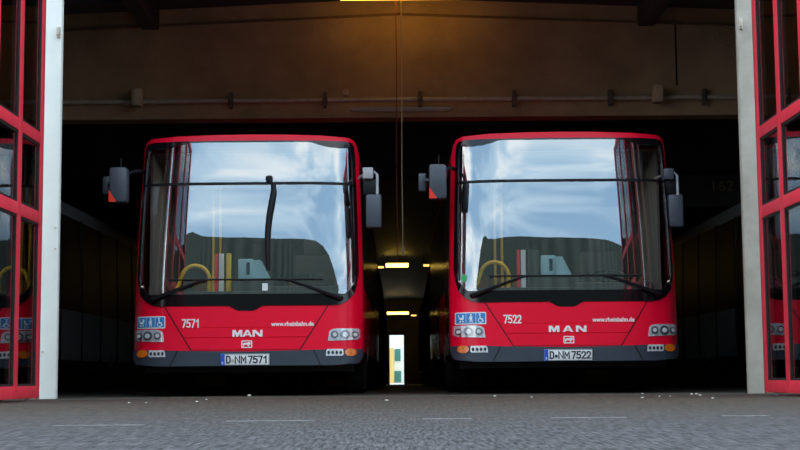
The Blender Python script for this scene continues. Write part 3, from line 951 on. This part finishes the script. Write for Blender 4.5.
# roof deck, ridged
bm = NB()
for s in (-1, 1):
    pr = [(0, 5.42), (s * (HX + .6), 5.42 - .042 * (HX + .6)), (s * (HX + .6), 5.62 - .042 * (HX + .6)), (0, 5.62)]
    a = [bm.verts.new((x, YF + .3, z)) for x, z in pr]; b = [bm.verts.new((x, YE + .3, z)) for x, z in pr]
    bm.faces.new(a); bm.faces.new(b[::-1])
    for k in range(4): bm.faces.new((a[k], a[(k + 1) % 4], b[(k + 1) % 4], b[k]))
st('ceiling', bm, M['roof'])
for i, x in enumerate((-3.42, 3.42, -7.2, 7.2)):
    bm = NB(); box(bm, x - .11, x + .11, YF + .3, YB + .05, ridge(x, 5.40) - .27, ridge(x, 5.41), .01)
    st('trim_%d' % (5 + i), bm, M['roof'])
for i, y in enumerate((16.0, 17.4, 18.7)):
    bm = NB()
    for s in (-1, 1):
        pr = [(0, 5.40), (s * HX, 5.40 - .042 * HX), (s * HX, 5.33 - .042 * HX), (0, 5.33)]
        a = [bm.verts.new((x, y, z)) for x, z in pr]; b = [bm.verts.new((x, y + .08, z)) for x, z in pr]
        bm.faces.new(a); bm.faces.new(b[::-1])
        for k in range(4): bm.faces.new((a[k], a[(k + 1) % 4], b[(k + 1) % 4], b[k]))
    st('trim_%d' % (9 + i), bm, M['roof'])
# joint in the beam
xj = at(677, 40, YB)[0]
bm = NB(); box(bm, xj - .012, xj + .012, YB - .004, YB + .01, 4.15, 5.05); st('trim_12', bm, M['black'])

# ---- pipe on the beam
def X20(px): return at(px, 100, YB - .08)[0]
pr_ = empty('conduit_pipe', (0, YB - .09, 3.965)); tag(pr_, 'long horizontal metal pipe clamped along the foot of the concrete beam', 'pipe')
bm = NB(); tube(bm, [(-6.5, 0, 0), (6.5, 0, 0)], .030, 12); mesh_obj('tube', bm, M['metal'], pr_)
for px in (232, 326, 421, 515, 611, 705):
    x = X20(px)
    bm = NB(); box(bm, x - .022, x + .022, -.035, .088, -.10, .115, .005); box(bm, x - .035, x + .035, -.04, .02, -.038, .038, .005)
    mesh_obj('pipe_clamp', bm, M['clamp'], pr_)
for px in (128, 645):
    x = X20(px)
    bm = NB(); tube(bm, [(x - .05, 0, 0), (x + .05, 0, 0)], .042, 12); mesh_obj('coupling', bm, M['metal'], pr_)
for (px, lab) in ((140, 'beige junction box on the pipe above the left bus'), (657, 'beige junction box on the pipe above the right bus')):
    x = X20(px)
    r0 = empty('junction_box', (x, YB - .225, 3.99)); tag(r0, lab, 'junction box')
    bm = NB(); box(bm, -.068, .068, -.07, .095, -.115, .125, .02); mesh_obj('box', bm, M['bxbeige'], r0)
    bm = NB(); box(bm, -.055, .055, -.078, -.068, -.10, .11, .004); mesh_obj('cover', bm, M['bxbeige'], r0)
x = X20(347)
bm = NB(); box(bm, x - .04, x + .04, YB - .08, YB, 4.03, 4.12, .008)
o = mesh_obj('socket_box', bm, M['bxbeige']); tag(o, 'tiny beige socket box just above the pipe, left of centre', 'socket box')
r0 = empty('unlit_tube_lamp', (0, YB, 3.84)); tag(r0, 'short unlit tube lamp below the pipe at the middle of the beam', 'lamp')
bm = NB(); box(bm, X20(351), X20(453), -.07, 0, -.012, .022, .005); mesh_obj('housing', bm, M['lampbody'], r0)
bm = NB(); tube(bm, [(X20(353), -.05, -.022), (X20(451), -.05, -.022)], .012, 8); mesh_obj('tube', bm, M['metal'], r0)

# ---- cables hanging from the lamp
for (xc, y, z0, rr, mt, lab) in ((.035, 18.9, 1.9, .009, 'yellowcable', 'thin pale cable hanging from the yellow lamp between the buses'),
                                 (-.035, 19.0, 1.7, .007, 'redcable', 'thin dark red cable hanging beside the pale one')):
    if mt == 'yellowcable': M[mt] = pmat('pale_cable', (.75, .6, .35), .6, var=.05)
    else: M[mt] = pmat('dark_red_cable', (.30, .05, .02), .6, var=.05)
    bm = NB(); tube(bm, [(xc, y, 5.37), (xc + .004, y, 4.2), (xc - .004, y, 3.0), (xc, y, z0)], rr, 6)
    if mt == 'yellowcable': tube(bm, [(xc, y, z0), (xc, y, z0 - .02), (xc, y, z0 - .12)], [.012, .02, .016], 8)
    o = mesh_obj('hanging_cable', bm, M[mt]); tag(o, lab, 'cable')

# ---- lamps
def lamp(loc, w, mat, label, hang=None, power=0, tr=.045):
    r = empty('ceiling_lamp', loc); tag(r, label, 'lamp', 'yellow tube lamps along the depot ceiling')
    bm = NB(); box(bm, -w / 2, w / 2, -.08, .08, .03, .09, .01); mesh_obj('housing', bm, M['lampbody'], r)
    bm = NB(); tube(bm, [(-w / 2 + .02, 0, 0), (w / 2 - .02, 0, 0)], tr, 10); mesh_obj('tube', bm, mat, r)
    if hang:
        for s in (-1, 1):
            bm = NB(); tube(bm, [(s * w * .4, 0, .08), (s * w * .4, 0, hang)], .012, 6)
            mesh_obj('suspension', bm, M['black'], r)
    if power:
        l = bpy.data.lights.new('lamp_light', 'AREA'); l.shape = 'RECTANGLE'; l.size = w * .9; l.size_y = .08
        l.energy = power; l.color = (1, .58, .12)
        lo = bpy.data.objects.new('lamp_light', l); C.objects.link(lo); lo.parent = r
        lo.location = (0, 0, -.07)
    return r
lamp((.08, 18.9, 5.268), 1.75, M['lamp'], 'yellow tube lamp glowing at the top edge above the two buses', hang=.10)
x, z = at(396.8, 265, 62); lamp((x, 62, z), 1.0, M['lampfar'], 'upper and nearer yellow tube lamp seen down the corridor', hang=5.4 - z, power=700, tr=.10)
x, z = at(397.2, 313, 94); lamp((x, 94, z), 1.45, M['lampfar'], 'lower and farther yellow tube lamp seen down the corridor', hang=5.4 - z, power=700, tr=.10)
for i, (px, py, Y, w) in enumerate(((379, 267, 60, .35), (426, 265.5, 60, .22), (379, 315, 90, .1), (413, 315.5, 90, .3), (424, 317, 90, .3), (437, 316, 80, .2), (371, 268, 50, .1))):  # the bar by the right bus flank stands in for a glint there
    x, z = at(px, py, Y)
    lamp((x, Y, z), w + .06, M['lampsmall'], ['short dim lamp left of the nearer corridor lamp', 'short dim lamp right of the nearer corridor lamp', 'tiny dim lamp left of the farther corridor lamp',
         'dim lamp just right of the farther corridor lamp', 'second dim lamp right of the farther corridor lamp', 'dim glowing bar for a glint on the flank of the right red bus', 'tiny dim lamp beside the flank of the left red bus'][i], hang=5.3 - z)

# ---- bay number on the inner lintel
flat24 = lambda x, z, o: Vector((x, 24.0 - o, z))
xa, za = at(713, 194, 24); xb, zb = at(734, 183, 24)
bm, wd = text_bm('162', (zb - za), .015)
for v in bm.verts: v.co.x = xa + v.co.x * (xb - xa) / wd; v.co.z += za
thicken(bm, 0, .01, flat24)
sgn_z = za
o = mesh_obj('bay_number', bm, M['tan'], None, smooth='keep')
tag(o, 'faint cream bay number 162 on the dark wall right of the right bus', 'number sign')
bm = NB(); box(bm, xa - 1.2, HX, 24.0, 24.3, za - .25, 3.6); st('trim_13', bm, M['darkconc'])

# ------------------------------------------------------------------ gates
def leaf(n, xp, y0, y1, right=False):
    """folding gate leaf standing square to the facade; two panes wide, three high"""
    r = empty('door_%d' % n, (xp, y1, 0)); r['kind'] = 'structure'
    d = y1 - y0; t = .03
    zr = [(.026, .138), (1.668, 1.782), (2.43, 2.54), (4.70, 4.86)]
    bm = NB()
    w = .045
    for (a, b) in zr: box(bm, -t, t, -d, 0, a, b, .006)
    for c in (-d + w, -d / 2, -w):
        ww = w if c != -d / 2 else .05
        box(bm, -t - .004, t + .004, c - ww, c + ww, .026, 4.86, .006)
    mesh_obj('gate_frame', bm, M['redgate'], r)
    bm = NB(); tube(bm, [(0, -.3, 0), (0, -.3, .04)], .018, 8); tube(bm, [(-.0, -d + .3, 0), (0, -d + .3, .04)], .018, 8)
    tube(bm, [(0, -.3, 4.8), (0, -.3, 5.0)], .02, 8)
    mesh_obj('floor_bolt', bm, M['steel'], r)
    for k in range(2):
        ya, yb = (-d + 2 * w, -d / 2 - .05) if k == 0 else (-d / 2 + .05, -2 * w)
        for j in range(3):
            za, zb = zr[j][1], zr[j + 1][0]
            bm = NB(); box(bm, -.006, .006, ya, yb, za, zb)
            pn = mesh_obj('pane', bm, M['gateglass'], r)
            bm = NB(); g_ = .022
            for (p0, p1, q0, q1) in ((ya, yb, za, za + g_), (ya, yb, zb - g_, zb), (ya, ya + g_, za, zb), (yb - g_, yb, za, zb)):
                box(bm, -.02, .02, p0, p1, q0, q1)
            mesh_obj('gasket', bm, M['rubber'], pn)
    return r
leaf(1, -3.448, 12.03, 13.66)
leaf(2, -3.74, 12.20, 13.83)
leaf(3, 3.458, 12.03, 13.66)
leaf(4, 3.75, 12.20, 13.83)

# ------------------------------------------------------------------ across the yard (seen in the windscreens)
bm = NB()
pr = [(-22, 0), (-20, 4.5), (-17.5, 8.2), (-15, 10.4), (-13.2, 11.8), (-11.6, 12.6), (-10, 12.7), (-8, 12.2), (-4, 11.9), (4, 11.9), (8, 11.6), (12, 11.0), (16, 10.0), (20, 8.6), (24, 6.6), (27, 4), (29, 0)]
a = [bm.verts.new((x, -16, z)) for x, z in pr]; b = [bm.verts.new((x, -30, z)) for x, z in pr]
bm.faces.new(a); bm.faces.new(b[::-1])
for k in range(len(pr)): bm.faces.new((a[k], a[(k + 1) % len(pr)], b[(k + 1) % len(pr)], b[k]))
st('wall_across_yard', bm, M['cladding'])

# ------------------------------------------------------------------ beyond the far door
bm = NB(); box(bm, -14, 14, YE + .3, 150, -.6, floor_z(YE)); st('ground_beyond', bm, M['farwhite'])
xa, _ = at(393.2, 360, 104)
r0 = empty('distant_building', (0, 108, floor_z(YE)))
tag(r0, 'pale distant building with tan wall and teal doors beyond the far doorway', 'building')
bm = NB(); box(bm, -6, 6, 4, 8, 0, 5.2); mesh_obj('wall', bm, M['farwhite'], r0)
bm = NB(); box(bm, -3, at(392.5, 360, 110)[0], 2.5, 4, 0, 2.7); mesh_obj('side_wall', bm, M['tanwall'], r0)
for (p0, p1, q0, q1) in ((393.5, 400, 371, 382), (394, 399.5, 349, 361)):
    a_, b_ = at(p0, q1, 111.9), at(p1, q0, 111.9)
    bm = NB(); box(bm, a_[0], b_[0], 3.9, 4.02, a_[1] - floor_z(YE), b_[1] - floor_z(YE)); mesh_obj('shutter', bm, M['farteal'], r0)

# ------------------------------------------------------------------ sky
wd = bpy.data.worlds.new('sky'); S.world = wd; wd.use_nodes = True
nt = wd.node_tree; L = nt.links.new
bg = nt.nodes['Background']
tc = nt.nodes.new('ShaderNodeTexCoord')
mp = nt.nodes.new('ShaderNodeMapping'); mp.inputs['Scale'].default_value = (1, 1, 5)
L(tc.outputs['Generated'], mp.inputs['Vector'])
n = nt.nodes.new('ShaderNodeTexNoise'); n.inputs['Scale'].default_value = 1.9; n.inputs['Detail'].default_value = 7; n.inputs['Roughness'].default_value = .52
n.inputs['Distortion'].default_value = .5
L(mp.outputs[0], n.inputs['Vector'])
r = nt.nodes.new('ShaderNodeValToRGB'); e = r.color_ramp.elements
e[0].position, e[0].color = .38, (.29, .46, .64, 1)
e[1].position, e[1].color = .62, (1.0, 1.0, .97, 1)
k = e.new(.5); k.color = (.52, .68, .80, 1)
L(n.outputs['Fac'], r.inputs['Fac'])
L(r.outputs['Color'], bg.inputs['Color'])
bg.inputs['Strength'].default_value = 2.4

# ------------------------------------------------------------------ camera
cam = bpy.data.cameras.new('camera'); co = bpy.data.objects.new('camera', cam); C.objects.link(co)
cam.sensor_width = 36; cam.sensor_fit = 'HORIZONTAL'; cam.lens = FOC / 800 * 36
cam.clip_start = .05; cam.clip_end = 500
co.location = (0, 0, CAMZ)
co.matrix_world = Matrix.Translation((0, 0, CAMZ)) @ Matrix.Rotation(PI / 2 + PITCH, 4, 'X') @ Matrix.Rotation(math.radians(-.45), 4, 'Z')
S.camera = co
S.view_settings.view_transform = 'Standard'; S.view_settings.look = 'None'
S.view_settings.gamma = 1; S.view_settings.exposure = .30
S.view_settings.use_curve_mapping = False
S.cycles.max_bounces = 6
S.cycles.transparent_max_bounces = 12
S.cycles.sample_clamp_indirect = 4
S.cycles.use_denoising = True
